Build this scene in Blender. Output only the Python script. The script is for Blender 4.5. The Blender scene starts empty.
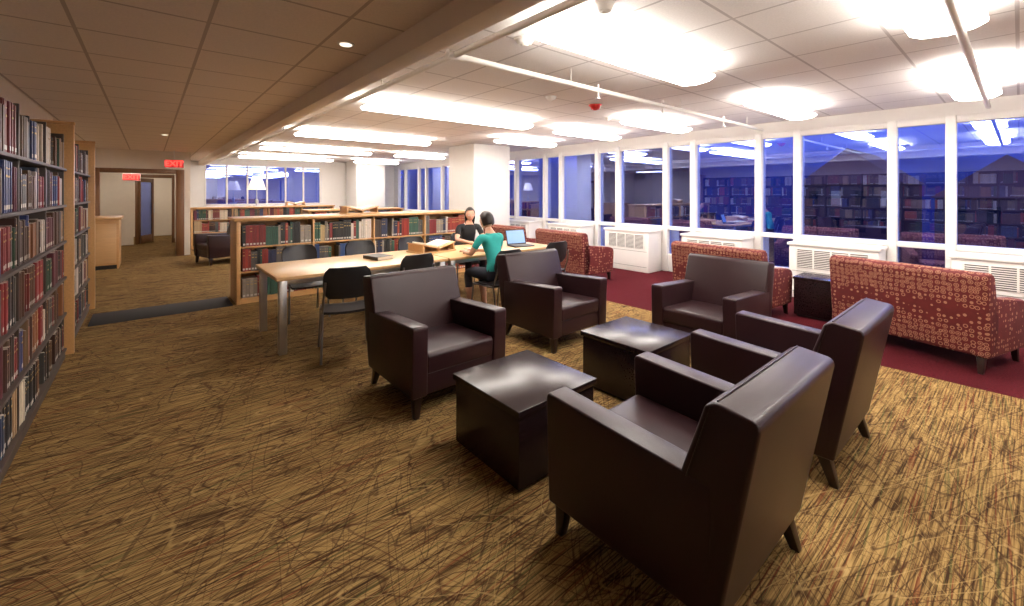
import bpy, bmesh, math, random
from mathutils import Vector, Matrix
random.seed(7)
R = math.radians
scene = bpy.context.scene

# ------------------------------------------------------------------ materials
def nmat(name):
    m = bpy.data.materials.new(name); m.use_nodes = True
    nt = m.node_tree
    b = nt.nodes["Principled BSDF"]
    return m, nt, b
def pmat(name, col, rough=0.5, metal=0.0, var=0.0, vscale=8.0, bump=0.0, bscale=60.0, emis=None, estr=0.0, spec=0.5, stretch=None, coat=0.0):
    m, nt, b = nmat(name)
    b.inputs["Base Color"].default_value = (*col, 1)
    b.inputs["Roughness"].default_value = rough
    b.inputs["Metallic"].default_value = metal
    b.inputs["Specular IOR Level"].default_value = spec
    b.inputs["Coat Weight"].default_value = coat
    tc = nt.nodes.new("ShaderNodeTexCoord")
    mp = nt.nodes.new("ShaderNodeMapping")
    nt.links.new(tc.outputs["Object"], mp.inputs[0])
    if stretch: mp.inputs["Scale"].default_value = stretch
    n = nt.nodes.new("ShaderNodeTexNoise"); n.inputs["Scale"].default_value = vscale
    n.inputs["Detail"].default_value = 4
    nt.links.new(mp.outputs[0], n.inputs["Vector"])
    mix = nt.nodes.new("ShaderNodeMix"); mix.data_type = 'RGBA'
    mix.inputs[6].default_value = (*[max(0, c*(1-var)) for c in col], 1)
    mix.inputs[7].default_value = (*[min(1, c*(1+var)) for c in col], 1)
    nt.links.new(n.outputs[0], mix.inputs[0])
    nt.links.new(mix.outputs[2], b.inputs["Base Color"])
    if bump > 0:
        n2 = nt.nodes.new("ShaderNodeTexNoise"); n2.inputs["Scale"].default_value = bscale
        nt.links.new(tc.outputs["Object"], n2.inputs["Vector"])
        bp = nt.nodes.new("ShaderNodeBump"); bp.inputs["Strength"].default_value = bump
        bp.inputs["Distance"].default_value = 0.01
        nt.links.new(n2.outputs[0], bp.inputs["Height"])
        nt.links.new(bp.outputs[0], b.inputs["Normal"])
    if emis:
        b.inputs["Emission Color"].default_value = (*emis, 1)
        b.inputs["Emission Strength"].default_value = estr
    return m

class N:
    """tiny node-graph helper"""
    def __init__(s, nt): s.nt = nt
    def new(s, t, **k):
        n = s.nt.nodes.new(t)
        for a, v in k.items(): setattr(n, a, v)
        return n
    def m(s, op, a, b=None, c=None):
        n = s.nt.nodes.new("ShaderNodeMath"); n.operation = op
        for i, v in enumerate((a, b, c)):
            if v is None: continue
            if isinstance(v, (int, float)): n.inputs[i].default_value = v
            else: s.nt.links.new(v, n.inputs[i])
        return n.outputs[0]
    def mix(s, f, a, b):
        n = s.nt.nodes.new("ShaderNodeMix"); n.data_type = 'RGBA'
        for i, v in ((0, f), (6, a), (7, b)):
            if isinstance(v, tuple): n.inputs[i].default_value = (*v, 1)
            elif isinstance(v, (int, float)): n.inputs[i].default_value = v
            else: s.nt.links.new(v, n.inputs[i])
        return n.outputs[2]
    def noise(s, vec, scale, rot=0, sc=(1, 1, 1), detail=3, rough=.5, loc=(0, 0, 0)):
        mp = s.new("ShaderNodeMapping")
        mp.inputs["Scale"].default_value = sc
        mp0 = s.new("ShaderNodeMapping")
        mp0.inputs["Rotation"].default_value = (0, 0, rot)
        mp0.inputs["Location"].default_value = loc
        s.nt.links.new(vec, mp0.inputs[0]); s.nt.links.new(mp0.outputs[0], mp.inputs[0])
        n = s.new("ShaderNodeTexNoise"); n.inputs["Scale"].default_value = scale
        n.inputs["Detail"].default_value = detail; n.inputs["Roughness"].default_value = rough
        s.nt.links.new(mp.outputs[0], n.inputs["Vector"])
        return n.outputs[0]
    def ramp(s, f, stops, interp='LINEAR'):
        n = s.new("ShaderNodeValToRGB"); cr = n.color_ramp; cr.interpolation = interp
        while len(cr.elements) < len(stops): cr.elements.new(0.5)
        for e, (p, c) in zip(cr.elements, stops):
            e.position = p; e.color = (*c, 1)
        s.nt.links.new(f, n.inputs[0]); return n.outputs[0]

# carpet with woven streaks + long grass-like strokes
def carpet_mat():
    m, nt, b = nmat("carpet_streaked"); g = N(nt)
    tc = g.new("ShaderNodeTexCoord").outputs["Object"]
    a = g.noise(tc, 1, rot=R(1), sc=(2.6, 105, 1), detail=3, rough=.6)
    c1 = g.ramp(a, [(0.34, (.040, .021, .010)), (0.43, (.120, .068, .024)), (0.51, (.245, .148, .052)), (0.61, (.38, .245, .092)), (0.70, (.15, .085, .030))])
    h = g.noise(tc, 1, rot=R(-2), sc=(1.6, 75, 1), detail=2, loc=(5, 3, 0))
    red = g.ramp(h, [(0.59, (0, 0, 0)), (0.65, (1, 1, 1))])
    c2 = g.mix(g.m('MULTIPLY', red, .65), c1, (.15, .028, .012))
    h2 = g.noise(tc, 1, rot=R(-4), sc=(1.5, 75, 1), detail=2, loc=(15, 8, 0))
    grn = g.ramp(h2, [(0.59, (0, 0, 0)), (0.65, (1, 1, 1))])
    c3 = g.mix(g.m('MULTIPLY', grn, .6), c2, (.085, .090, .028))
    specs = ((12, .0075, .72, 1, (.034, .014, .007)), (-17, .007, .7, 7, (.038, .015, .007)), (34, .0065, .7, 13, (.045, .016, .008)),
             (-42, .0065, .7, 19, (.038, .016, .009)), (62, .006, .66, 31, (.06, .018, .010)), (-70, .0055, .6, 37, (.045, .018, .009)), (24, .0055, .45, 43, (.46, .31, .13)), (-30, .005, .4, 53, (.44, .30, .12)))
    for rot, wd, st, off, col in specs:
        q = g.noise(tc, 1, rot=R(rot), sc=(.9, 7.0, 1), detail=.4, loc=(off, off*.7, 0))
        # two iso-contours per field give long, slightly curved blades
        d = g.m('MINIMUM', g.m('ABSOLUTE', g.m('SUBTRACT', q, .46)), g.m('ABSOLUTE', g.m('SUBTRACT', q, .55)))
        line = g.m('SUBTRACT', 1.0, g.m('DIVIDE', d, wd)); line.node.use_clamp = True
        line = g.m('POWER', line, .6)
        c3 = g.mix(g.m('MULTIPLY', line, st), c3, col)
    nt.links.new(c3, b.inputs["Base Color"])
    b.inputs["Roughness"].default_value = .95; b.inputs["Specular IOR Level"].default_value = .1
    n2 = g.noise(tc, 1, sc=(60, 220, 1))
    bp = g.new("ShaderNodeBump"); bp.inputs["Strength"].default_value = .3; bp.inputs["Distance"].default_value = .004
    nt.links.new(n2, bp.inputs["Height"]); nt.links.new(bp.outputs[0], b.inputs["Normal"])
    return m

def tile_mat(name, col, line, sx=.61, sy=.61, ox=0, oy=0):
    m, nt, b = nmat(name); g = N(nt)
    tc = g.new("ShaderNodeTexCoord").outputs["Object"]
    sp = g.new("ShaderNodeSeparateXYZ"); nt.links.new(tc, sp.inputs[0])
    fx = g.m('FRACT', g.m('DIVIDE', g.m('ADD', sp.outputs[0], 50*sx+ox), sx))
    fy = g.m('FRACT', g.m('DIVIDE', g.m('ADD', sp.outputs[1], 50*sy+oy), sy))
    l = g.m('MAXIMUM', g.m('LESS_THAN', fx, .020/sx), g.m('LESS_THAN', fy, .020/sy))
    n = g.noise(tc, 90, detail=4)
    base = g.mix(n, tuple(c*.86 for c in col), tuple(min(1, c*1.08) for c in col))
    c = g.mix(l, base, line)
    nt.links.new(c, b.inputs["Base Color"]); b.inputs["Roughness"].default_value = .9
    bp = g.new("ShaderNodeBump"); bp.inputs["Strength"].default_value = .2; bp.inputs["Distance"].default_value = .01
    nt.links.new(g.m('ADD', g.m('MULTIPLY', l, -1.0), g.m('MULTIPLY', n, .3)), bp.inputs["Height"])
    nt.links.new(bp.outputs[0], b.inputs["Normal"])
    return m

def fabric_mat():
    m, nt, b = nmat("red_circle_fabric"); g = N(nt)
    tc = g.new("ShaderNodeTexCoord").outputs["Object"]
    v = g.new("ShaderNodeTexVoronoi"); v.inputs["Scale"].default_value = 23; v.inputs["Randomness"].default_value = .35
    nt.links.new(tc, v.inputs["Vector"])
    d = v.outputs["Distance"]
    ring = g.m('LESS_THAN', g.m('ABSOLUTE', g.m('SUBTRACT', d, .37)), .06)
    dot = g.m('LESS_THAN', d, .17)
    l = g.m('MAXIMUM', ring, dot)
    n = g.noise(tc, 20)
    base = g.mix(n, (.085, .006, .007), (.16, .014, .013))
    c = g.mix(g.m('MULTIPLY', l, .72), base, (.50, .25, .15))
    nt.links.new(c, b.inputs["Base Color"]); b.inputs["Roughness"].default_value = .85
    return m

def glass_mat(name, refl, tint):
    m = bpy.data.materials.new(name); m.use_nodes = True; nt = m.node_tree
    nt.nodes.clear(); g = N(nt)
    out = g.new("ShaderNodeOutputMaterial")
    t = g.new("ShaderNodeBsdfTransparent"); t.inputs[0].default_value = (*tint, 1)
    gl = g.new("ShaderNodeBsdfGlossy"); gl.inputs["Roughness"].default_value = 0.01
    gl.inputs["Color"].default_value = (.52, .62, 1, 1)
    lw = g.new("ShaderNodeLayerWeight"); lw.inputs[0].default_value = .35
    f = g.m('ADD', g.m('MULTIPLY', lw.outputs["Fresnel"], .4), refl)
    mx = g.new("ShaderNodeMixShader")
    nt.links.new(f, mx.inputs[0]); nt.links.new(t.outputs[0], mx.inputs[1]); nt.links.new(gl.outputs[0], mx.inputs[2])
    nt.links.new(mx.outputs[0], out.inputs[0])
    return m

def attr_mat(name):
    m, nt, b = nmat(name); g = N(nt)
    a = g.new("ShaderNodeAttribute"); a.attribute_name = "Col"
    tc = g.new("ShaderNodeTexCoord").outputs["Object"]
    n = g.noise(tc, 30)
    c = g.mix(g.m('MULTIPLY', n, .35), a.outputs["Color"], (.02, .015, .012))
    nt.links.new(c, b.inputs["Base Color"]); b.inputs["Roughness"].default_value = .45
    return m

M = {}
M['carpet'] = carpet_mat()
M['redcarpet'] = pmat("carpet_burgundy", (.075, .007, .011), .95, var=.6, vscale=60, bump=.3, bscale=300, spec=.1)
M['ceil_l'] = tile_mat("ceiling_tile_tan", (.85, .75, .66), (.52, .43, .36), .61, .61, ox=.355)
M['ceil_h'] = tile_mat("ceiling_tile_white", (.86, .83, .81), (.55, .51, .50), .61, .61, ox=.1)
M['wall'] = pmat("wall_cream", (.80, .71, .60), .8, var=.05)
M['white'] = pmat("painted_white", (.84, .81, .77), .5, var=.03)
M['soffit'] = pmat("soffit_paint", (.84, .75, .65), .8, var=.03)
M['leather'] = pmat("espresso_leather", (.025, .0088, .0105), .36, var=.25, vscale=5, bump=.10, bscale=260, spec=.34)
M['dkwood'] = pmat("espresso_wood", (.017, .008, .009), .26, var=.5, vscale=6, stretch=(1, 14, 14), spec=.4)
M['legwood'] = pmat("dark_leg_wood", (.02, .008, .006), .3, var=.2)
M['oak'] = pmat("honey_oak", (.56, .31, .12), .38, var=.22, vscale=5, stretch=(1, 12, 12))
M['maple'] = pmat("maple_top", (.62, .38, .18), .3, var=.15, vscale=4, stretch=(1, 14, 14))
M['brownwood'] = pmat("brown_door_wood", (.20, .09, .035), .4, var=.3, vscale=5, stretch=(12, 12, 1))
M['metal'] = pmat("brushed_silver", (.62, .62, .64), .3, metal=.9, var=.05)
M['steel'] = pmat("chair_steel", (.30, .30, .31), .3, metal=1, var=.05)
M['black'] = pmat("black_plastic", (.012, .011, .012), .4, var=.2)
M['rubber'] = pmat("black_rubber", (.012, .010, .009), .8, var=.3, vscale=30)
M['grille'] = pmat("grille_shadow", (.12, .11, .10), .7)
M['fabric'] = fabric_mat()
M['books'] = attr_mat("book_bindings")
M['shelfmetal'] = pmat("shelf_brown_metal", (.05, .033, .025), .5, var=.2)
M['glass'] = glass_mat("window_glass", .36, (.50, .60, 1.0))
M['lens'] = pmat("lamp_lens", (.9, .9, .9), .5, emis=(1, .94, .87), estr=23)
M['panel'] = pmat("fill_light_lens", (.9, .9, .9), .5, emis=(1, .92, .82), estr=9)  # emission for the unseen panels added as fill light
M['down'] = pmat("downlight_glow", (.9, .9, .9), .5, emis=(1, .86, .68), estr=2)
M['shade'] = pmat("lamp_shade_cream", (.85, .78, .65), .8, emis=(1, .8, .55), estr=.8)
M['red'] = pmat("alarm_red", (.55, .02, .015), .4)
M['exit'] = pmat("exit_red_glow", (.8, .05, .03), .5, emis=(1, .04, .03), estr=4)
M['exitplate'] = pmat("exit_plate", (.35, .05, .05), .5, emis=(.5, .02, .02), estr=.5)
M['paper'] = pmat("paper", (.78, .73, .62), .8, var=.08)
M['blue'] = pmat("blue_cover", (.05, .12, .4), .5)
M['screen'] = pmat("laptop_screen", (.1, .2, .4), .3, emis=(.25, .45, .9), estr=.5)
M['skin'] = pmat("skin", (.62, .34, .23), .5, var=.06)
M['hair'] = pmat("dark_hair", (.018, .010, .007), .45, var=.4, vscale=40, stretch=(6, 6, 1))
M['teal'] = pmat("teal_cotton", (.03, .40, .36), .85, var=.2, vscale=12)
M['blacktop'] = pmat("black_cotton", (.012, .012, .015), .85, var=.2)
M['denim'] = pmat("dark_trousers", (.02, .022, .035), .85, var=.2)
M['lips'] = pmat("lips", (.42, .10, .08), .4)
M['eye'] = pmat("eye_white", (.8, .8, .78), .2)
M['iris'] = pmat("iris", (.03, .015, .01), .15)
M['brick'] = pmat("building_stone", (.20, .10, .08), .9, var=.35, vscale=.6, emis=(.20, .08, .07), estr=.3)  # weak emission stands in for floodlight on the stone
M['roof'] = pmat("roof_tiles", (.2, .10, .08), .9, var=.4, vscale=1, emis=(.34, .13, .12), estr=.7)  # warm glow put into the roof colour in place of floodlighting
M['ground'] = pmat("city_ground", (.02, .03, .05), .9, var=.6, vscale=.1)
M['litwin'] = pmat("lit_windows", (.5, .4, .2), .5, emis=(1, .7, .35), estr=.6)

# ------------------------------------------------------------------ mesh builder
class B:
    def __init__(s): s.bm = bmesh.new(); s.mats = []
    def mi(s, mat):
        if mat not in s.mats: s.mats.append(mat)
        return s.mats.index(mat)
    def _add(s, t, mat, bev, seg, X, smooth=True):
        if bev > 0:
            bmesh.ops.bevel(t, geom=t.edges[:], offset=bev, segments=seg, affect='EDGES', profile=.5, clamp_overlap=True)
        if X is not None: bmesh.ops.transform(t, matrix=X, verts=t.verts)
        bmesh.ops.recalc_face_normals(t, faces=t.faces)
        i = s.mi(mat)
        for f in t.faces: f.material_index = i; f.smooth = smooth
        me = bpy.data.meshes.new("t"); t.to_mesh(me); t.free()
        s.bm.from_mesh(me); bpy.data.meshes.remove(me)
    def box(s, x0, x1, y0, y1, z0, z1, mat, bev=0, seg=2, X=None):
        t = bmesh.new(); bmesh.ops.create_cube(t, size=1)
        for v in t.verts:
            v.co = Vector((x0+(v.co.x+.5)*(x1-x0), y0+(v.co.y+.5)*(y1-y0), z0+(v.co.z+.5)*(z1-z0)))
        s._add(t, mat, bev, seg, X)
    def prism(s, pts, x0, x1, mat, bev=0, seg=2, X=None, axis='x'):
        t = bmesh.new()
        def P(a, u, v):
            return (a, u, v) if axis == 'x' else ((u, a, v) if axis == 'y' else (u, v, a))
        A = [t.verts.new(P(x0, *p)) for p in pts]; C = [t.verts.new(P(x1, *p)) for p in pts]
        t.faces.new(A); t.faces.new(C[::-1])
        n = len(pts)
        for i in range(n): t.faces.new((A[i], C[i], C[(i+1) % n], A[(i+1) % n]))
        s._add(t, mat, bev, seg, X)
    def cyl(s, p0, p1, r0, r1, mat, n=14, bev=0, X=None):
        p0 = Vector(p0); p1 = Vector(p1); d = p1-p0
        t = bmesh.new(); bmesh.ops.create_cone(t, cap_ends=True, segments=n, radius1=r0, radius2=r1, depth=d.length)
        q = d.to_track_quat('Z', 'Y').to_matrix().to_4x4(); q.translation = (p0+p1)/2
        bmesh.ops.transform(t, matrix=q, verts=t.verts)
        s._add(t, mat, 0, 1, X)
    def leg(s, x, y, z0, z1, a, b, mat, dx=0, dy=0, bev=.004):
        """tapered square leg, half size a at bottom, b at top; bottom offset dx,dy"""
        t = bmesh.new(); bmesh.ops.create_cube(t, size=2)
        for v in t.verts:
            k = a if v.co.z < 0 else b
            ox, oy = (dx, dy) if v.co.z < 0 else (0, 0)
            v.co = Vector((x+ox+v.co.x*k, y+oy+v.co.y*k, z0 if v.co.z < 0 else z1))
        s._add(t, mat, bev, 2, None)
    def ell(s, c, r, mat, seg=20, rings=12, X=None):
        t = bmesh.new(); bmesh.ops.create_uvsphere(t, u_segments=seg, v_segments=rings, radius=1)
        for v in t.verts: v.co = Vector((c[0]+v.co.x*r[0], c[1]+v.co.y*r[1], c[2]+v.co.z*r[2]))
        s._add(t, mat, 0, 1, X)
    def mesh(s, name, angle=38):
        me = bpy.data.meshes.new(name); s.bm.to_mesh(me); s.bm.free()
        for m in s.mats: me.materials.append(M[m] if isinstance(m, str) else m)
        me.set_sharp_from_angle(angle=R(angle))
        return me
    def obj(s, name, loc=(0, 0, 0), rz=0, parent=None, angle=38):
        return place(s.mesh(name, angle), name, loc, rz, parent)
def place(me, name, loc=(0, 0, 0), rz=0, parent=None):
    o = bpy.data.objects.new(name, me); scene.collection.objects.link(o)
    o.location = loc; o.rotation_euler = (0, 0, rz)
    if parent: o.parent = parent
    return o
def simple(name, x0, x1, y0, y1, z0, z1, mat, bev=0):
    b = B(); b.box(x0, x1, y0, y1, z0, z1, mat, bev); return b.obj(name)

LOW, HIGH = 2.56, 2.72
# ------------------------------------------------------------------ room shell
simple("floor", -4.2, 5.05, -4.1, 20.2, -.1, 0, 'carpet')
simple("floor_burgundy_carpet", 5.05, 8.1, -4.1, 20.2, -.1, 0, 'redcarpet')
simple("ceiling_low", -4.2, 1.2, -4.1, 20.2, LOW, LOW+.1, 'ceil_l')
simple("ceiling_high", 1.34, 8.1, -4.1, 20.2, HIGH, HIGH+.1, 'ceil_h')
simple("trim_bulkhead", 1.2, 1.34, -4.0, 16.99, 2.42, HIGH+.1, 'soffit', .003)
simple("wall_left", -1.10, -.98, -4.0, 8.3, 0, LOW, 'wall')
simple("wall_left_return", -4.1, -1.10, 8.18, 8.3, 0, LOW, 'wall')
simple("wall_far_left", -4.2, -4.1, 8.2, 20.1, 0, LOW, 'wall')
simple("wall_rear", -1.10, 8.0, -4.12, -4.0, 0, HIGH, 'wall')
# partition with header and opening towards the hall
b = B()
b.box(-4.1, -.92, 13.4, 13.55, 0, LOW, 'wall'); b.box(-.92, .56, 13.4, 13.55, 2.08, LOW, 'wall')
b.box(.56, .78, 13.4, 13.55, 0, LOW, 'wall')
b.box(.66, .78, 13.55, 16.99, 0, LOW, 'wall')
b.obj("wall_partition")
b = B()
b.box(-.98, -.86, 13.36, 13.59, 0, 2.12, 'brownwood', .005); b.box(.50, .66, 13.34, 13.60, 0, 2.12, 'brownwood', .005)
b.box(-.86, .50, 13.36, 13.59, 2.02, 2.12, 'brownwood', .005)
b.obj("trim_opening")
simple("wall_hall_left", -2.1, -2.0, 13.55, 20.1, 0, LOW, 'wall')
simple("wall_hall_right", .66, .78, 17.13, 19.99, 0, LOW, 'wall')
simple("wall_hall_end", -2.1, 2.0, 20.0, 20.1, 0, LOW, 'wall')
b = B()
b.box(-2.0, -.36, 17, 17.12, 0, LOW, 'wall'); b.box(-.36, .62, 17, 17.12, 2.12, LOW, 'wall'); b.box(.62, .78, 17, 17.12, 0, LOW, 'wall')
b.obj("wall_hall_far")
b = B()   # open glazed door, leaf swung back into the hall beyond
for x in (-.33, .53): b.box(x, x+.07, 17.01, 17.11, 0, 2.1, 'brownwood', .004)
b.box(-.26, .53, 17.01, 17.11, 2.0, 2.1, 'brownwood', .004)
X = Matrix.Translation((-.26, 17.06, 0)) @ Matrix.Rotation(R(62), 4, 'Z')
for x in (.01, .66): b.box(x, x+.09, -.02, .02, .01, 1.99, 'brownwood', .003, X=X)
b.box(.1, .66, -.02, .02, .01, .25, 'brownwood', .003, X=X); b.box(.1, .66, -.02, .02, 1.87, 1.99, 'brownwood', .003, X=X)
b.box(.1, .66, -.004, .004, .25, 1.87, 'glass', X=X); b.cyl((.70, -.05, .9), (.70, -.05, 1.2), .012, .012, 'metal', X=X)
b.obj("door_1")
# far wall with interior window band
b = B()
b.box(.78, 7.86, 17, 17.12, 0, 1.12, 'white'); b.box(.78, 7.86, 17, 17.12, 2.5, HIGH, 'white')
b.box(.78, 1.35, 17, 17.12, 1.12, 2.5, 'white'); b.box(4.95, 7.86, 17, 17.12, 1.12, 2.5, 'white')
b.obj("wall_far")
b = B()
b.box(1.35, 4.95, 16.99, 17.1, 1.12, 1.17, 'white', .004); b.box(1.35, 4.95, 16.99, 17.1, 2.45, 2.5, 'white', .004)
for i in range(7):
    x = 1.35+i*.59; b.box(x, x+.05, 16.99, 17.1, 1.17, 2.45, 'white', .004)
b.box(1.4, 4.9, 17.05, 17.06, 1.17, 2.45, 'glass')
b.obj("window_far")

# window wall: repeating wide + narrow bays
def window_bay(k):
    y0 = 1.71*k-.57; ym = y0+1.14; y1 = y0+1.71
    b = B(); X0, X1 = 7.86, 7.98
    for y, w in ((y0, .05), (ym, .05)):
        b.box(X0-.03, X1, y-w, y+w, 0, 2.55, 'white', .006)
    for (a, c) in ((y0+.05, ym-.05), (ym+.05, y1-.05)):
        b.box(X0, X1, a, c, 2.46, 2.55, 'white', .004)
        b.box(X0-.01, X1, a, c, .82, .89, 'white', .004)
        b.box(7.93, 7.94, a, c, .89, 2.46, 'glass')
    b.box(X0, X1, y0+.05, ym-.05, 0, .82, 'white')
    b.box(X0, X1, ym+.05, y1-.05, 0, .34, 'white', .004)
    b.box(7.93, 7.94, ym+.05, y1-.05, .34, .82, 'glass')
    b.obj("window_%d" % (k+3))
for k in range(-2, 10): window_bay(k)
simple("wall_window_header", 7.86, 7.98, -4.0, 17.0, 2.55, HIGH, 'white')
simple("wall_window_end", 7.86, 7.98, 16.59, 17.0, 0, 2.55, 'white')

# heating cabinets
b = B()
b.box(0, .47, .06, 1.10, 0, .80, 'white', .008); b.box(-.02, .47, .04, 1.12, .78, .82, 'white', .006)
b.box(-.004, 0, .16, 1.0, .46, .72, 'grille')
for i in range(10):
    z = .47+i*.025; b.box(-.014, 0, .16, 1.0, z, z+.010, 'white', .001)
for y in (.15, .36, .57, .78, .99): b.box(-.016, 0, y, y+.02, .45, .73, 'white')
b.box(-.006, 0, .1, 1.06, .10, .105, 'grille'); b.box(-.006, 0, .1, 1.06, .40, .405, 'grille')
hv = b.mesh("heater_cabinet")
for k in range(-2, 10): place(hv, "heater_cabinet", (7.35, 1.71*k-.57, 0))

# columns
for (x, y) in ((5.8, 8.25), (5.8, 15.7)):
    b = B(); b.box(x, x+1.1, y, y+1.1, 0, HIGH-.01, 'white', .01); b.box(x-.012, x+1.112, y-.012, y+1.112, 0, .1, 'white', .004)
    b.obj("column")
simple("baseboard_far", .78, 7.8, 16.98, 17.0, 0, .1, 'black')

# floor mat between stack end and low bookcase
b = B(); b.prism([(7.0, .0), (7.05, .012), (7.63, .012), (7.68, .0)], -.55, .88, 'rubber'); b.obj("floor_mat")

# ------------------------------------------------------------------ books
PAL = [(.16, .02, .02), (.22, .03, .03), (.05, .02, .015), (.09, .045, .02), (.02, .02, .022), (.02, .06, .035), (.02, .03, .10),
       (.38, .28, .16), (.55, .47, .36), (.28, .10, .04), (.12, .015, .03), (.06, .07, .07), (.30, .22, .12), (.04, .09, .06), (.35, .05, .03)]
PAL_L = [(.14, .018, .018), (.20, .02, .022), (.05, .02, .015), (.09, .045, .02), (.02, .02, .022), (.02, .06, .03), (.025, .04, .13), (.08, .035, .018),
         (.28, .18, .10), (.50, .43, .34), (.20, .08, .03), (.09, .015, .025), (.06, .06, .055), (.18, .11, .06), (.04, .03, .025), (.12, .08, .05), (.32, .045, .03), (.07, .04, .03), (.45, .40, .36), (.03, .05, .09)]
PAL_C = [(.02, .025, .06), (.02, .02, .02), (.55, .48, .40), (.03, .06, .16), (.18, .02, .02), (.06, .04, .03), (.26, .22, .18), (.10, .09, .08), (.30, .06, .03), (.04, .10, .07), (.45, .32, .15), (.25, .03, .02)]
def make_books(name, rows, depth=.22, seed=1, parent=None, loc=(0, 0, 0), rz=0, pal=PAL, hgt=(.21, .29), bright=1.0, gap=.06):
    rnd = random.Random(seed); V = []; F = []; C = []
    def quad_box(x0, x1, y0, y1, z0, z1, col, lean=0):
        n = len(V)
        for (x, y, z) in ((x0, y0, z0), (x1, y0, z0), (x1, y1, z0), (x0, y1, z0), (x0+lean, y0, z1), (x1+lean, y0, z1), (x1+lean, y1, z1), (x0+lean, y1, z1)):
            V.append((x, y, z))
        for f in ((0, 1, 5, 4), (1, 2, 6, 5), (2, 3, 7, 6), (3, 0, 4, 7)):
            F.append([n+i for i in f]); C.append(col)
        F.append([n+4, n+5, n+6, n+7]); C.append((.6, .55, .45))
        F.append([n+3, n+2, n+1, n]); C.append(col)
    for (xa, xb, z) in rows:
        x = xa+.01
        while x < xb-.03:
            run = rnd.choice((1, 1, 1, 2, 3, 4, 6)); base = rnd.choice(pal)
            t = rnd.uniform(.020, .050); h = rnd.uniform(*hgt); dp = depth*rnd.uniform(.8, 1)
            lab = rnd.random() < .55
            if rnd.random() < gap: x += rnd.uniform(.04, .14)
            for _ in range(run):
                tt = t*rnd.uniform(.9, 1.1)
                if x+tt > xb-.01: x = xb; break
                k = rnd.uniform(.8, 1.2)*bright
                c = tuple(min(.9, q*k) for q in base)
                hh = h*rnd.uniform(.99, 1.01); f = .015+rnd.uniform(0, .012)+(depth-dp)*.3
                quad_box(x, x+tt-.0015, f, f+dp, z, z+hh, c)
                quad_box(x+tt*.18, x+tt*.82, f-.004, f, z+.002, z+hh-.002, c)
                if lab:
                    quad_box(x+tt*.18, x+tt*.82, f-.0052, f-.004, z+.02, z+.045, (.7, .66, .58))
                if lab and rnd.random() < .7:
                    quad_box(x+tt*.18, x+tt*.82, f-.0052, f-.004, z+hh*.68, z+hh*.72, (.55, .38, .12))
                    quad_box(x+tt*.18, x+tt*.82, f-.0052, f-.004, z+hh*.84, z+hh*.86, (.55, .38, .12))
                x += tt
    me = bpy.data.meshes.new(name); me.from_pydata(V, [], F)
    ca = me.color_attributes.new(name="Col", type='FLOAT_COLOR', domain='CORNER')
    arr = []
    for f, c in zip(F, C): arr.extend((*c, 1)*4)
    ca.data.foreach_set("color", arr)
    me.materials.append(M['books'])
    return place(me, name, loc, rz, parent)

SX = -.60
def tall_shelf(x0, length, seed, nbays):
    """local x along wall, faces local -y; placed so it faces +X in the room"""
    b = B(); H = 2.14; D = .32; rows = []
    zs = [.09, .43, .77, 1.11, 1.45, 1.79]
    bw = length/nbays
    for i in range(nbays+1):
        xx = i*bw; b.box(xx-.012, xx+.012, .02, D, 0, H-.02, 'shelfmetal', .003)
    b.box(0, length, D-.01, D, 0, H-.02, 'shelfmetal')
    b.box(0, length, .01, D, 0, .08, 'shelfmetal', .003)
    for z in zs: b.box(0, length, .0, D-.01, z-.022, z, 'shelfmetal', .002)
    o = b.obj("bookshelf", (SX, x0, 0), R(90))
    for i in range(nbays):
        for z in zs: rows.append((i*bw+.014, (i+1)*bw-.014, z))
    make_books("shelved_books", rows, .24, seed, o, (0, 0, 0), 0, pal=PAL_L, gap=.04, bright=1.4, hgt=(.23, .305))
    return o
tall_shelf(-3.3, 9.15, 5, 10)
b = B(); b.box(0, .05, -.04, .36, 0, 2.22, 'oak', .004); b.box(-.005, .055, -.045, .36, 2.22, 2.25, 'oak', .004); epl = b.mesh("shelf_end_panel")
place(epl, "shelf_end_panel", (SX, 5.93, 0), R(90))
tall_shelf(6.0, 1.95, 9, 2)
place(epl, "shelf_end_panel", (SX, 8.02, 0), R(90))

def low_case(name, x0, x1, y0, y1, H, seed, pal, both=False):
    b = B(); L = x1-x0; D = y1-y0
    b.box(0, .05, 0, D, 0, H-.04, 'oak', .004); b.box(L-.05, L, 0, D, 0, H-.04, 'oak', .004)
    b.box(-.03, L+.03, -.03, D+.03, H-.04, H, 'oak', .006)
    b.box(.05, L-.05, D/2-.01, D/2+.01, .05, H-.04, 'oak'); b.box(.05, L-.05, .03, D-.03, 0, .08, 'oak')
    nb = max(1, round(L/.95)); bw = (L-.1)/nb; rows = []
    zs = [.08, .45, .80]
    for i in range(1, nb): b.box(.05+i*bw-.012, .05+i*bw+.012, .0, D, .08, H-.04, 'oak', .002)
    for z in zs[1:]: b.box(.05, L-.05, .01, D-.01, z-.022, z, 'oak', .002)
    o = b.obj(name, (x0, y0, 0))
    for i in range(nb):
        for z in zs: rows.append((.05+i*bw+.014, .05+(i+1)*bw-.014, z))
    make_books("shelved_books", rows, .24, seed, o, pal=pal, hgt=(.25, .33), gap=.02, bright=1.25)
    return o
low_case("low_bookcase", .92, 4.85, 7.0, 7.6, 1.20, 24, PAL_C)
low_case("low_bookcase", .85, 4.6, 14.45, 15.0, 1.14, 22, PAL)
low_case("low_bookcase", 2.9, 5.3, 10.9, 11.45, 1.14, 27, PAL_C)

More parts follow.
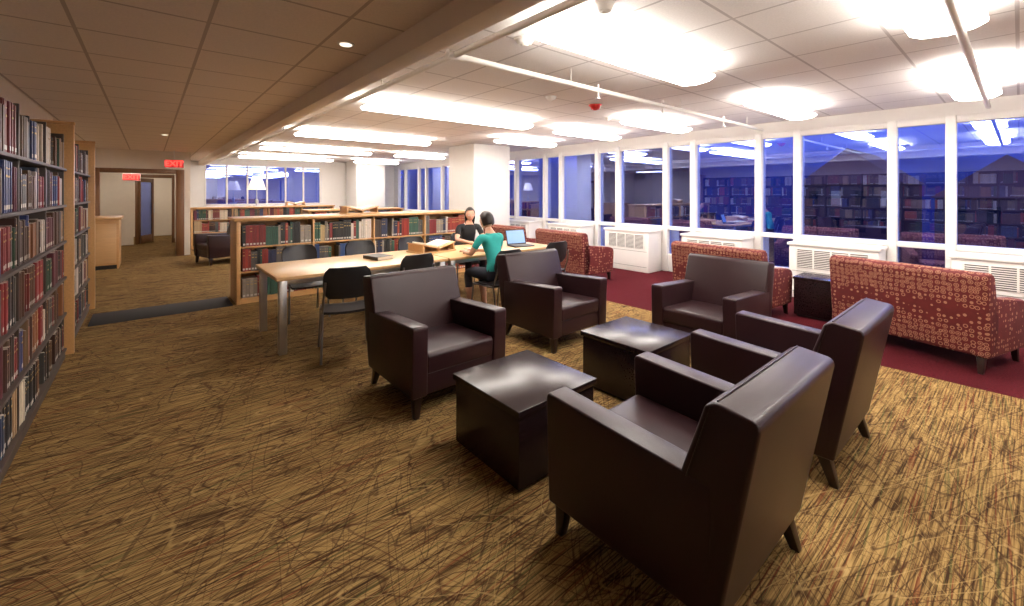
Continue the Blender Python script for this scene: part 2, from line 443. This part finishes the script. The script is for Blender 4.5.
# ------------------------------------------------------------------ armchairs
def armchair_mesh():
    """origin centre of footprint, faces local -Y; .82 wide"""
    b = B(); w = .41
    prof = [(-.40, .15), (-.415, .625), (-.405, .645), (.35, .605), (.35, .15)]
    for s in (-1, 1):
        x0, x1 = (-w, -w+.12) if s < 0 else (w-.12, w)
        b.prism(prof, x0, x1, 'leather', .012, 3)
    # seat rail + cushion
    b.box(-w+.115, w-.115, -.382, .30, .15, .30, 'leather', .012, 3)
    b.prism([(-.395, .295), (-.402, .42), (-.38, .44), (.20, .415), (.20, .29)], -w+.123, w-.123, 'leather', .022, 4)
    # raked full-width back
    b.prism([(.14, .30), (.325, .865), (.36, .885), (.485, .868), (.498, .845), (.37, .15), (.27, .15)], -w+.002, w-.002, 'leather', .014, 4)
    # seam line of the back pad
    for s in (-1, 1): b.cyl((s*(w+.0005), .265, .60), (s*(w-.004), .345, .862), .0025, .0025, 'legwood', 6)
    b.cyl((-w+.02, .362, .886), (w-.02, .362, .886), .003, .003, 'leather', 8)
    for (x, y, dx, dy) in ((-.35, -.35, -.012, -.012), (.35, -.35, .012, -.012), (-.35, .31, -.012, .055), (.35, .31, .012, .055)):
        b.leg(x, y, 0, .16, .019, .032, 'legwood', dx, dy)
    return b.mesh("armchair")
am = armchair_mesh()
for (x, y, r) in ((1.77, 3.06, 0), (3.37, 3.29, 0), (4.26, 1.98, R(-90)), (3.15, 1.0, R(180)), (1.81, 1.0, R(180)), (1.25, 11.6, R(-75)), (2.15, 11.9, R(-100))):
    place(am, "armchair", (x, y, 0), r)

# cube coffee tables
b = B()
b.box(-.30, .30, -.30, .30, .02, .395, 'dkwood', .004); b.box(-.285, .285, -.285, .285, .39, .405, 'black')
b.box(-.315, .315, -.315, .315, .402, .44, 'dkwood', .004); b.box(-.27, .27, -.27, .27, 0, .025, 'black')
ct = b.mesh("coffee_table")
place(ct, "coffee_table", (1.76, 1.97, 0)); place(ct, "coffee_table", (3.0, 2.0, 0))

# loveseats facing the windows (local -Y = seat front)
def loveseat_mesh():
    b = B(); w = .62
    arm = [(-.40, .14), (-.425, .50), (-.40, .565), (-.32, .59), (.10, .63), (.34, .69), (.36, .14)]
    for s in (-1, 1):
        x0, x1 = (-w, -w+.12) if s < 0 else (w-.12, w)
        b.prism(arm, x0, x1, 'fabric', .028, 4)
    b.box(-w+.11, w-.11, -.40, .34, .14, .31, 'fabric', .015, 3)
    for x0 in (-w+.12, .003): b.box(x0, x0+w-.123, -.42, .2, .305, .45, 'fabric', .03, 4)
    b.prism([(.16, .40), (.24, .84), (.29, .875), (.37, .87), (.41, .83), (.345, .14), (.24, .14)], -w, w, 'fabric', .028, 4)
    for x0 in (-w+.12, .003): b.prism([(.07, .44), (.16, .82), (.25, .84), (.22, .44)], x0, x0+w-.123, 'fabric', .028, 4)
    for (x, y, dx, dy) in ((-.55, -.35, -.01, -.01), (.55, -.35, .01, -.01), (-.55, .29, -.01, .05), (.55, .29, .01, .05)):
        b.leg(x, y, 0, .15, .017, .028, 'legwood', dx, dy)
    return b.mesh("loveseat")
ls = loveseat_mesh()
for x, y, r in ((5.96, .66, 74), (6.0, 2.55, 84), (6.0, 5.35, 86), (6.0, 7.0, 90)): place(ls, "loveseat", (x, y, 0), R(r))
b = B(); b.box(-.21, .21, -.21, .21, .03, .47, 'dkwood', .006); b.box(-.22, .22, -.22, .22, .47, .50, 'dkwood', .004); b.box(-.18, .18, -.18, .18, 0, .03, 'black')
b.obj("side_table", (6.45, 1.64, 0))

# ------------------------------------------------------------------ reading tables
def rtable():
    b = B(); L = 1.9; W = 1.05
    b.box(0, L, 0, W, .715, .75, 'maple', .006); b.box(.06, L-.06, .08, W-.08, .66, .716, 'metal', .003)
    for x in (.03, L-.10):
        for y in (.03, W-.10): b.box(x, x+.07, y, y+.07, 0, .716, 'metal', .006)
    return b.mesh("reading_table")
rt = rtable()
place(rt, "reading_table", (.92, 4.55, 0)); place(rt, "reading_table", (2.84, 4.55, 0))

def tube(b, pts, r, mat, n=10):
    for p, q in zip(pts[:-1], pts[1:]): b.cyl(p, q, r, r, mat, n)
    for p in pts[1:-1]: b.ell(p, (r, r, r), mat, 10, 6)
def chair_mesh():
    """stacking chair; sitter faces local +Y"""
    b = B(); 
    def sheet(grid, th, mat):
        t = bmesh.new(); vs = [[t.verts.new(p) for p in row] for row in grid]
        for i in range(len(vs)-1):
            for j in range(len(vs[0])-1): t.faces.new((vs[i][j], vs[i][j+1], vs[i+1][j+1], vs[i+1][j]))
        bmesh.ops.recalc_face_normals(t, faces=t.faces)
        bmesh.ops.solidify(t, geom=t.faces[:]+t.edges[:]+t.verts[:], thickness=th)
        b._add(t, mat, 0, 1, None)
    g = []
    for i in range(9):
        y = -.20+.44*i/8; row = []
        for j in range(9):
            u = -1+2*j/8; hw = .225*(1-.12*abs(y)/.24)
            row.append((u*hw, y, .455-.012*(1-u*u)-.035*max(0, (i-6)/2)**2))
        g.append(row)
    sheet(g, .022, 'black')
    g = []
    for i in range(9):
        v = i/8; z = .57+.30*v; row = []
        for j in range(9):
            u = -1+2*j/8; hw = .215*(1-.25*(v*2-1)**4)
            row.append((u*hw, -.235-.06*v+.045*u*u, z))
        g.append(row)
    sheet(g, .02, 'black')
    for s in (-1, 1):
        x = s*.215
        tube(b, [(x*1.08, .24, 0), (x, .19, .43), (x, -.18, .43), (x*1.08, -.27, 0)], .0105, 'steel')
        tube(b, [(x, -.17, .43), (x*.98, -.225, .56), (x*.9, -.265, .74)], .0105, 'steel')
    tube(b, [(-.215, .15, .425), (.215, .15, .425)], .009, 'steel'); tube(b, [(-.215, -.15, .425), (.215, -.15, .425)], .009, 'steel')
    return b.mesh("stacking_chair")
cm = chair_mesh()
for (x, y, r) in ((1.48, 4.30, R(-14)), (2.30, 4.62, R(4)), (3.33, 4.24, R(4)), (4.4, 4.45, R(0)), (4.06, 5.98, R(164)), (2.3, 5.85, R(180)), (3.1, 5.9, R(175)), (1.5, 5.85, R(180))):
    place(cm, "stacking_chair", (x, y, 0), r)

# ------------------------------------------------------------------ table-top things
def cradle(name, loc, rz=0, s=1):
    b = B()
    b.box(-.3*s, .3*s, -.2*s, .2*s, 0, .02, 'maple', .004)
    for k in (-1, 1):
        X = Matrix.Translation((0, 0, .05*s)) @ Matrix.Rotation(R(-14*k), 4, 'Y') 
        x0, x1 = (0, .3*s) if k > 0 else (-.3*s, 0)
        b.box(x0, x1, -.2*s, .2*s, 0, .015, 'maple', .003, X=X)
        xa, xb = (.01, .24*s) if k > 0 else (-.24*s, -.01)
        b.box(xa, xb, -.16*s, .16*s, .016, .04, 'paper', .006, X=X)
        b.box(.27*k*s-.01, .27*k*s+.01, -.18*s, .18*s, 0.01, .12*s, 'maple', .002)
    b.box(-.012, .012, -.18*s, .18*s, .0, .06*s, 'maple')
    return b.obj(name, loc, rz)
cradle("book_cradle", (2.98, 5.25, .751), R(8), .95)
cradle("book_cradle", (2.75, 7.32, 1.201), 0, .95)
cradle("book_cradle", (3.5, 14.72, 1.141), 0, .9)
def closed_book(name, loc, rz, w, d, t, cover):
    b = B(); b.box(-w/2, w/2, -d/2, d/2, 0, .003, cover); b.box(-w/2, w/2, -d/2, d/2, t-.003, t, cover)
    b.box(-w/2, -w/2+.004, -d/2, d/2, 0, t, cover); b.box(-w/2+.003, w/2-.006, -d/2+.004, d/2-.004, .003, t-.003, 'paper')
    b.obj(name, loc, rz)
closed_book("closed_book", (2.15, 5.1, .751), R(12), .22, .30, .04, 'black')
b = B()
for k, x0, x1 in ((-1, -.2, 0), (1, 0, .2)):
    b.box(x0, x1, -.14, .14, 0, .015, 'paper', .004, X=Matrix.Rotation(R(-3*k), 4, 'Y'))
b.obj("open_book", (3.62, 4.98, .752), R(5))
# laptop (opens toward the near side of the table)
b = B(); b.box(-.17, .17, -.12, .12, 0, .018, 'black', .004); b.box(-.15, .15, -.03, .10, .018, .020, 'grille')
X = Matrix.Translation((0, .12, .016)) @ Matrix.Rotation(R(-18), 4, 'X')
b.box(-.17, .17, -.004, .006, 0, .23, 'black', .003, X=X); b.box(-.155, .155, -.006, -.004, .015, .215, 'screen', X=X)
b.obj("laptop", (4.30, 4.88, .751), R(-10))
# table lamp on the far bookcase
b = B(); b.cyl((0, 0, 0), (0, 0, .03), .10, .09, 'metal', 24); b.cyl((0, 0, .03), (0, 0, .5), .014, .012, 'metal'); b.ell((0, 0, .14), (.05, .05, .09), 'metal')
b.cyl((0, 0, .50), (0, 0, .84), .24, .13, 'shade', 32)
b.obj("table_lamp", (2.45, 14.72, 1.141))

# reception desk
b = B(); b.box(-.5, .5, -.35, .6, 0, 1.0, 'oak', .006); b.box(-.54, .54, -.39, .64, 1.0, 1.05, 'oak', .008)
for x in (-.46, .02): b.box(x, x+.44, -.358, -.35, .12, .92, 'maple', .003)
b.box(-.47, .47, -.352, .57, 0, .08, 'black')
b.obj("reception_desk", (-.98, 12.3, 0))

# ------------------------------------------------------------------ ceiling items
def fixture(L, W=.36):
    """surface-hung linear lamp with a soft rounded opal lens"""
    b = B(); b.prism([(-W/2, 0), (-W/2, -.02), (-W/3, -.05), (0, -.06), (W/3, -.05), (W/2, -.02), (W/2, 0)], 0, L, 'lens', .018, 3)
    for x in (L*.25, L*.75): b.cyl((x, 0, -.002), (x, 0, .09), .012, .012, 'white', 8)
    b.box(L*.2, L*.8, -.03, .03, .001, .02, 'white', .003)
    return b.mesh("ceiling_light", 60)
fA, fB, fC = fixture(1.9), fixture(2.6), fixture(1.5)
Z = HIGH-.09
for y in (-2.8, .3, 1.95): place(fA, "ceiling_light", (2.0, y, Z))
for y in (5.1, 8.3, 11.5, 14.7): place(fB, "ceiling_light", (2.0, y, Z))
for y in (-1.2, .3, 1.95, 3.7, 5.1, 6.8, 11.5, 14.7): place(fC, "ceiling_light", (5.4, y, Z))
# white sprinkler pipes
b = B()
b.cyl((1.72, -3.98, 2.58), (1.72, 16.9, 2.58), .024, .024, 'white', 14)
b.cyl((1.72, 2.7, 2.58), (7.6, 2.7, 2.58), .024, .024, 'white', 14); b.cyl((1.72, .24, 2.58), (7.6, .24, 2.58), .024, .024, 'white', 14)
for y in (2.7, .24): b.cyl((1.66, y, 2.58), (1.80, y, 2.58), .033, .033, 'white')
for (x, y) in ((1.72, -2), (1.72, 1.4), (1.72, 4), (1.72, 8), (1.72, 12), (3, 2.7), (5, 2.7), (7, 2.7), (4, .24), (6.5, .24)):
    b.cyl((x, y, 2.58), (x, y, HIGH), .006, .006, 'white', 8)
for x in (3.4, 4.6, 6.2):
    b.cyl((x, 2.7, 2.58), (x, 2.7, 2.64), .012, .012, 'metal', 8); b.cyl((x, 2.7, 2.50), (x, 2.7, 2.56), .012, .008, 'white', 8); b.cyl((x, 2.7, 2.495), (x, 2.7, 2.5), .025, .025, 'metal', 12)
b.obj("sprinkler_pipe")
def disc(name, x, y, z, mats=('white', 'white'), r=.06, h=.045):
    b = B(); b.cyl((0, 0, -.012), (0, 0, 0), r*1.15, r*1.15, mats[0], 24); b.cyl((0, 0, -h), (0, 0, -.012), r*.7, r, mats[1], 24); b.ell((0, 0, -h), (r*.45, r*.45, .012), mats[1])
    b.obj(name, (x, y, z))
disc("smoke_detector", 3.7, 3.65, HIGH); disc("smoke_detector", 2.15, 2.4, HIGH, r=.07); disc("fire_alarm_strobe", 4.5, 3.62, HIGH, ('red', 'red'), .075, .06)
disc("security_camera", 2.1, 1.62, HIGH, ('white', 'white'), .06, .06); disc("smoke_detector", 5.4, 4.1, HIGH, r=.05)
for (x, y) in ((1.0, 2.9), (.2, 9.5), (-2.2, 10.5)):
    b = B(); b.cyl((0, 0, -.008), (0, 0, 0), .055, .055, 'white', 28); b.cyl((0, 0, -.011), (0, 0, -.008), .038, .038, 'down', 24); b.obj("downlight", (x, y, LOW))
b = B(); b.box(-.3, .3, -.6, .6, -.03, 0, 'panel', .004); b.box(-.33, .33, -.63, .63, -.012, 0, 'white'); hp = b.mesh("fill_light_panel")
for p in ((-.3, 15.3, LOW), (-.3, 18.5, LOW), (-2.6, 11.5, LOW)): place(hp, "fill_light_panel", p)  # added out of view to brighten the hall and left side room

def exit_sign(x, y, z, top):
    b = B(); b.box(-.19, .19, -.03, .03, -.1, .1, 'white', .006); b.cyl((0, 0, .1), (0, 0, top-z), .01, .01, 'white', 8); b.box(-.18, .18, -.032, -.03, -.09, .09, 'exitplate')
    o = b.obj("exit_sign", (x, y, z))
    cu = bpy.data.curves.new("exit_letters", 'FONT'); cu.body = "EXIT"; cu.size = .17; cu.align_x = 'CENTER'; cu.align_y = 'CENTER'; cu.extrude = .002; cu.offset = .004
    t = bpy.data.objects.new("exit_letters", cu); scene.collection.objects.link(t); t.data.materials.append(M['exit'])
    t.parent = o; t.location = (0, -.035, 0); t.rotation_euler = (R(90), 0, 0)
exit_sign(.45, 13.0, 2.24, LOW); exit_sign(-.38, 15.9, 1.98, LOW)

# ------------------------------------------------------------------ people
def skin_mesh(verts, edges, sub=2):
    names = list(verts); idx = {n: i for i, n in enumerate(names)}
    me = bpy.data.meshes.new("s"); me.from_pydata([verts[n][0] for n in names], [(idx[a], idx[c]) for a, c, _ in edges], [])
    o = bpy.data.objects.new("s", me); scene.collection.objects.link(o)
    md = o.modifiers.new("k", 'SKIN'); md.use_smooth_shade = True
    sv = me.skin_vertices[0].data
    seen = set(); adj = {n: [] for n in names}
    for a, c, _ in edges: adj[a].append(c); adj[c].append(a)
    for n in names:
        r = verts[n][1]; sv[idx[n]].radius = (r, r) if not isinstance(r, tuple) else r
        sv[idx[n]].use_root = False
        if n not in seen:
            sv[idx[n]].use_root = True; st = [n]
            while st:
                q = st.pop()
                if q in seen: continue
                seen.add(q); st.extend(adj[q])
    s2 = o.modifiers.new("u", 'SUBSURF'); s2.levels = sub; s2.render_levels = sub
    bpy.context.view_layer.update()
    dg = bpy.context.evaluated_depsgraph_get()
    out = bpy.data.meshes.new_from_object(o.evaluated_get(dg))
    bpy.data.objects.remove(o, do_unlink=True)
    return out
def seg_d(p, a, c):
    ab = c-a; t = max(0, min(1, (p-a).dot(ab)/max(1e-9, ab.length_squared))); return (p-(a+ab*t)).length
def person(name, loc, rz, top, legs, lean, hairlen, head_yaw, head_pitch, sleeve, hands):
    E = bpy.data.objects.new(name, None); scene.collection.objects.link(E); E.location = loc; E.rotation_euler = (0, 0, rz)
    L = lean
    V = {'pel': ((0, 0, .555), (.135, .105)), 'sp1': ((0, .25*L, .70), (.118, .09)), 'sp2': ((0, .65*L, .86), (.135, .095)),
         'ch': ((0, 1.0*L, .98), (.115, .08)), 'nk': ((0, 1.15*L, 1.06), .05), 'nk2': ((0, 1.35*L+.01, 1.13), .045)}
    Ed = [('pel', 'sp1', top), ('sp1', 'sp2', top), ('sp2', 'ch', top), ('ch', 'nk', top), ('nk', 'nk2', 'skin')]
    for s, t in ((-1, 'l'), (1, 'r')):
        hx, hy, hz = hands[0 if s < 0 else 1]
        V['sh'+t] = ((s*.165, 1.0*L, 1.0), .055)
        ex, ey, ez = s*.235, L+.10, .80
        V['el'+t] = ((ex, ey, ez), .037)
        V['ua'+t] = (((s*.165+ex)/2, (L+ey)/2, (1.0+ez)/2), .047)
        V['fa'+t] = ((ex+(hx-ex)*.45, ey+(hy-ey)*.45, ez+(hz-ez)*.45), .034)
        V['wr'+t] = ((hx, hy, hz), .022)
        d = Vector((hx-ex, hy-ey, 0)).normalized()
        V['pa'+t] = ((hx+d.x*.05, hy+d.y*.05, hz-.004), (.034, .017)); V['pb'+t] = ((hx+d.x*.085, hy+d.y*.085, hz-.006), (.034, .014))
        Ed += [('ch', 'sh'+t, top), ('sh'+t, 'ua'+t, top), ('ua'+t, 'el'+t, top if sleeve else 'skin'), ('el'+t, 'fa'+t, top if sleeve else 'skin'), ('fa'+t, 'wr'+t, 'skin'), ('wr'+t, 'pa'+t, 'skin'), ('pa'+t, 'pb'+t, 'skin')]
        V['hp'+t] = ((s*.095, .06, .535), .095); V['th'+t] = ((s*.11, .25, .545), .082); V['kn'+t] = ((s*.115, .45, .53), .06)
        V['cf'+t] = ((s*.115, .43, .36), .055); V['an'+t] = ((s*.115, .39, .10), .036); V['he'+t] = ((s*.115, .37, .045), .038); V['ba'+t] = ((s*.12, .50, .034), (.036, .03)); V['to'+t] = ((s*.125, .57, .028), (.03, .022))
        Ed += [('pel', 'hp'+t, legs), ('hp'+t, 'th'+t, legs), ('th'+t, 'kn'+t, legs), ('kn'+t, 'cf'+t, legs if legs != 'teal' else 'skin'), ('cf'+t, 'an'+t, 'skin'), ('an'+t, 'he'+t, 'blacktop'), ('he'+t, 'ba'+t, 'blacktop'), ('ba'+t, 'to'+t, 'blacktop')]
    me = skin_mesh(V, Ed)
    mats = list(dict.fromkeys(l for _, _, l in Ed))
    for m in mats: me.materials.append(M[m])
    segs = [(Vector(V[a][0]), Vector(V[c][0]), (lambda r1, r2: ((r1 if not isinstance(r1, tuple) else max(r1))+(r2 if not isinstance(r2, tuple) else max(r2)))/2)(V[a][1], V[c][1]), mats.index(l)) for a, c, l in Ed]
    it, il, ik = mats.index(top), mats.index(legs), mats.index('skin')
    for f in me.polygons:
        p = f.center
        k = min(segs, key=lambda q: seg_d(p, q[0], q[1])-q[2])[3]
        if k in (it, il) and abs(p.x) < .2 and p.y < .22: k = it if p.z > .605+.25*max(0, p.y) else il   # clean shirt hem
        if k == it and abs(p.x) < .075 and p.z > 1.045-.25*max(0, p.y-1.1*L): k = ik       # neckline
        f.material_index = k; f.use_smooth = True
    place(me, "body", parent=E)
    # fingers
    FV = {}; FE = []
    for s, t in ((-1, 'l'), (1, 'r')):
        el = Vector(V['el'+t][0]); wr = Vector(V['wr'+t][0]); d = wr-el; d.z = 0; d.normalize(); sd = Vector((d.y, -d.x, 0))
        up = Vector((0, 0, 1)); base = wr+d*.075
        for i, (o, ln) in enumerate(((-.026, .062), (-.009, .074), (.009, .070), (.026, .054))):
            k = 'f%s%d' % (t, i); q = base+sd*o+up*.0
            FV[k+'a'] = (tuple(q), .0088); FV[k+'b'] = (tuple(q+d*(.02+ln*.35)+up*.006+sd*o*.15), .0084)
            FV[k+'c'] = (tuple(q+d*(.02+ln*.68)-up*.004+sd*o*.25), .0078); FV[k+'d'] = (tuple(q+d*(.02+ln*.92)-up*.018+sd*o*.3), .0068)
            FE += [(k+'a', k+'b', 0), (k+'b', k+'c', 0), (k+'c', k+'d', 0)]
        k = 't'+t
        side = sd*(-s) if (sd*(-s)).x*s < 0 else sd*s
        q = wr+d*.025+side*.016
        FV[k+'a'] = (tuple(q), .011); FV[k+'b'] = (tuple(q+d*.03+side*.026), .0098); FV[k+'c'] = (tuple(q+d*.06+side*.032-up*.008), .008)
        FE += [(k+'a', k+'b', 0), (k+'b', k+'c', 0)]
    fm = skin_mesh(FV, FE, 2); fm.materials.clear(); fm.materials.append(M['skin'])
    for f in fm.polygons: f.use_smooth = True; f.material_index = 0
    place(fm, "fingers", parent=E)
    # head (faces local +Y)
    hd = bpy.data.objects.new("head", None); scene.collection.objects.link(hd); hd.parent = E
    hd.location = (0, 1.5*L+.02, 1.20); hd.rotation_euler = (R(head_pitch), 0, R(head_yaw))
    b = B(); t = bmesh.new(); bmesh.ops.create_uvsphere(t, u_segments=40, v_segments=28, radius=1)
    for v in t.verts:
        x, y, z = v.co
        X_ = .074*x; Y_ = .094*y; Z_ = .112*z
        if z < 0:
            k = 1+.32*z; X_ *= k; Y_ = Y_*(1+.12*z)+(.010*(-z))
        if y > .6:
            Y_ -= .010*(y-.6)
            nx = math.exp(-(x/.13)**2); nz = math.exp(-((z+.22)/.17)**2)
            Y_ += .024*nx*nz
            for sx in (-.42, .42): Y_ -= .010*math.exp(-((x-sx)/.16)**2-((z-.02)/.12)**2)
            Y_ += .006*math.exp(-(x/.3)**2-((z+.92)/.15)**2)
            Y_ += .005*math.exp(-(x/.28)**2-((z+.52)/.07)**2)
        v.co = (X_, Y_, Z_)
    b._add(t, 'skin', 0, 1, None)
    for s in (-1, 1):
        b.ell((s*.030, .078, .003), (.0125, .010, .0085), 'eye', 16, 10); b.ell((s*.030, .0862, .003), (.0052, .003, .0056), 'iris', 12, 8)
        b.ell((s*.030, .086, .022), (.017, .005, .0028), 'hair', 12, 6)
        b.ell((s*.074, -.004, -.005), (.010, .018, .030), 'skin', 14, 10)
    b.ell((0, .090, -.054), (.022, .007, .0045), 'lips', 16, 8); b.ell((0, .089, -.061), (.018, .007, .005), 'lips', 16, 8)
    place(b.mesh("face", 180), "face", parent=hd)
    # hair cap
    t = bmesh.new(); bmesh.ops.create_uvsphere(t, u_segments=44, v_segments=30, radius=1)
    kill = [v for v in t.verts if (v.co.y > .15+.55*max(0, v.co.z) and v.co.z < .62 ) or v.co.z < -hairlen[0]]
    bmesh.ops.delete(t, geom=kill, context='VERTS')
    for v in t.verts:
        x, y, z = v.co
        w = 1+.03*math.sin(x*23+y*17)*math.cos(z*9)
        Z_ = .124*z+.002
        if z < 0: Z_ = .124*z*hairlen[1]; w *= 1+.12*z*(-1 if hairlen[1] > 1.5 else 1)*.5
        v.co = (.086*x*w, .106*y*w-.006, Z_)
    bmesh.ops.solidify(t, geom=t.faces[:]+t.edges[:]+t.verts[:], thickness=.010)
    b = B(); b._add(t, 'hair', 0, 1, None); place(b.mesh("hair", 180), "hair", parent=hd)
    return E
person("woman_in_teal", (3.33, 4.22, 0), R(4), 'teal', 'denim', .13, (.55, 1.1), 8, -18, False, ((-.14, .47, .785), (.10, .50, .785)))
person("woman_in_black", (4.06, 5.98, 0), R(164), 'blacktop', 'denim', .10, (.72, 1.9), -6, -8, False, ((-.15, .46, .785), (.12, .50, .785)))

# ------------------------------------------------------------------ outside
simple("city_ground", 9, 160, -90, 120, -14, -13.8, 'ground')
def tower(name, x0, x1, y0, y1, z1, gable=0):
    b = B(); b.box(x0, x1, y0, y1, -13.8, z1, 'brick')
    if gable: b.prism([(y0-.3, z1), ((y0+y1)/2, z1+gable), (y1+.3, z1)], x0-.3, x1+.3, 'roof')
    nz = int((z1+12)/3)
    for i in range(nz):
        for j in range(max(1, int((y1-y0)/2.2))):
            yy = y0+.7+j*2.2
            b.box(x0-.06, x0, yy, yy+.9, z1-2.4-i*3, z1-.8-i*3, 'litwin' if random.random() < .06 else 'ground')
    b.obj(name)
tower("brick_tower", 30, 36, 18.5, 22.0, 8, 0)
tower("gabled_building", 60, 75, 8.0, 17.0, 2.5, 4.0)
tower("gabled_building", 60, 75, -4.0, 5.5, 1.0, 4.0)
tower("city_block", 50, 60, 20, 30, -3); tower("city_block", 60, 75, 34, 70, -2); tower("city_block", 80, 95, -40, -6, -3); tower("brick_tower", 40, 46, 30, 35, 6)

# ------------------------------------------------------------------ world
w = bpy.data.worlds.new("dusk"); scene.world = w; w.use_nodes = True; nt = w.node_tree; g = N(nt)
bg = nt.nodes["Background"]
tc = g.new("ShaderNodeTexCoord").outputs["Generated"]
sp = g.new("ShaderNodeSeparateXYZ"); nt.links.new(tc, sp.inputs[0])
n = g.noise(tc, 3, sc=(1, 1, 4), detail=4)
f = g.m('ADD', g.m('MULTIPLY', sp.outputs[2], 1.0), g.m('MULTIPLY', g.m('SUBTRACT', n, .5), .22))
c = g.ramp(f, [(0.0, (.06, .07, .28)), (0.05, (.11, .16, .50)), (0.10, (.24, .48, 1.3)), (0.18, (.6, 1.1, 2.2)), (0.6, (.05, .12, .6))])
nt.links.new(c, bg.inputs[0]); bg.inputs[1].default_value = 1.1

# ------------------------------------------------------------------ camera
cam = bpy.data.cameras.new("camera"); co = bpy.data.objects.new("camera", cam); scene.collection.objects.link(co)
co.location = (0, 0, 1.57); co.rotation_euler = (R(90), 0, R(-40.2))
cam.sensor_width = 36; cam.lens = 429/1024*36; cam.shift_y = -111/1024; cam.clip_end = 500; cam.clip_start = .02
scene.camera = co
scene.view_settings.view_transform = 'Standard'
scene.view_settings.exposure = 0.05
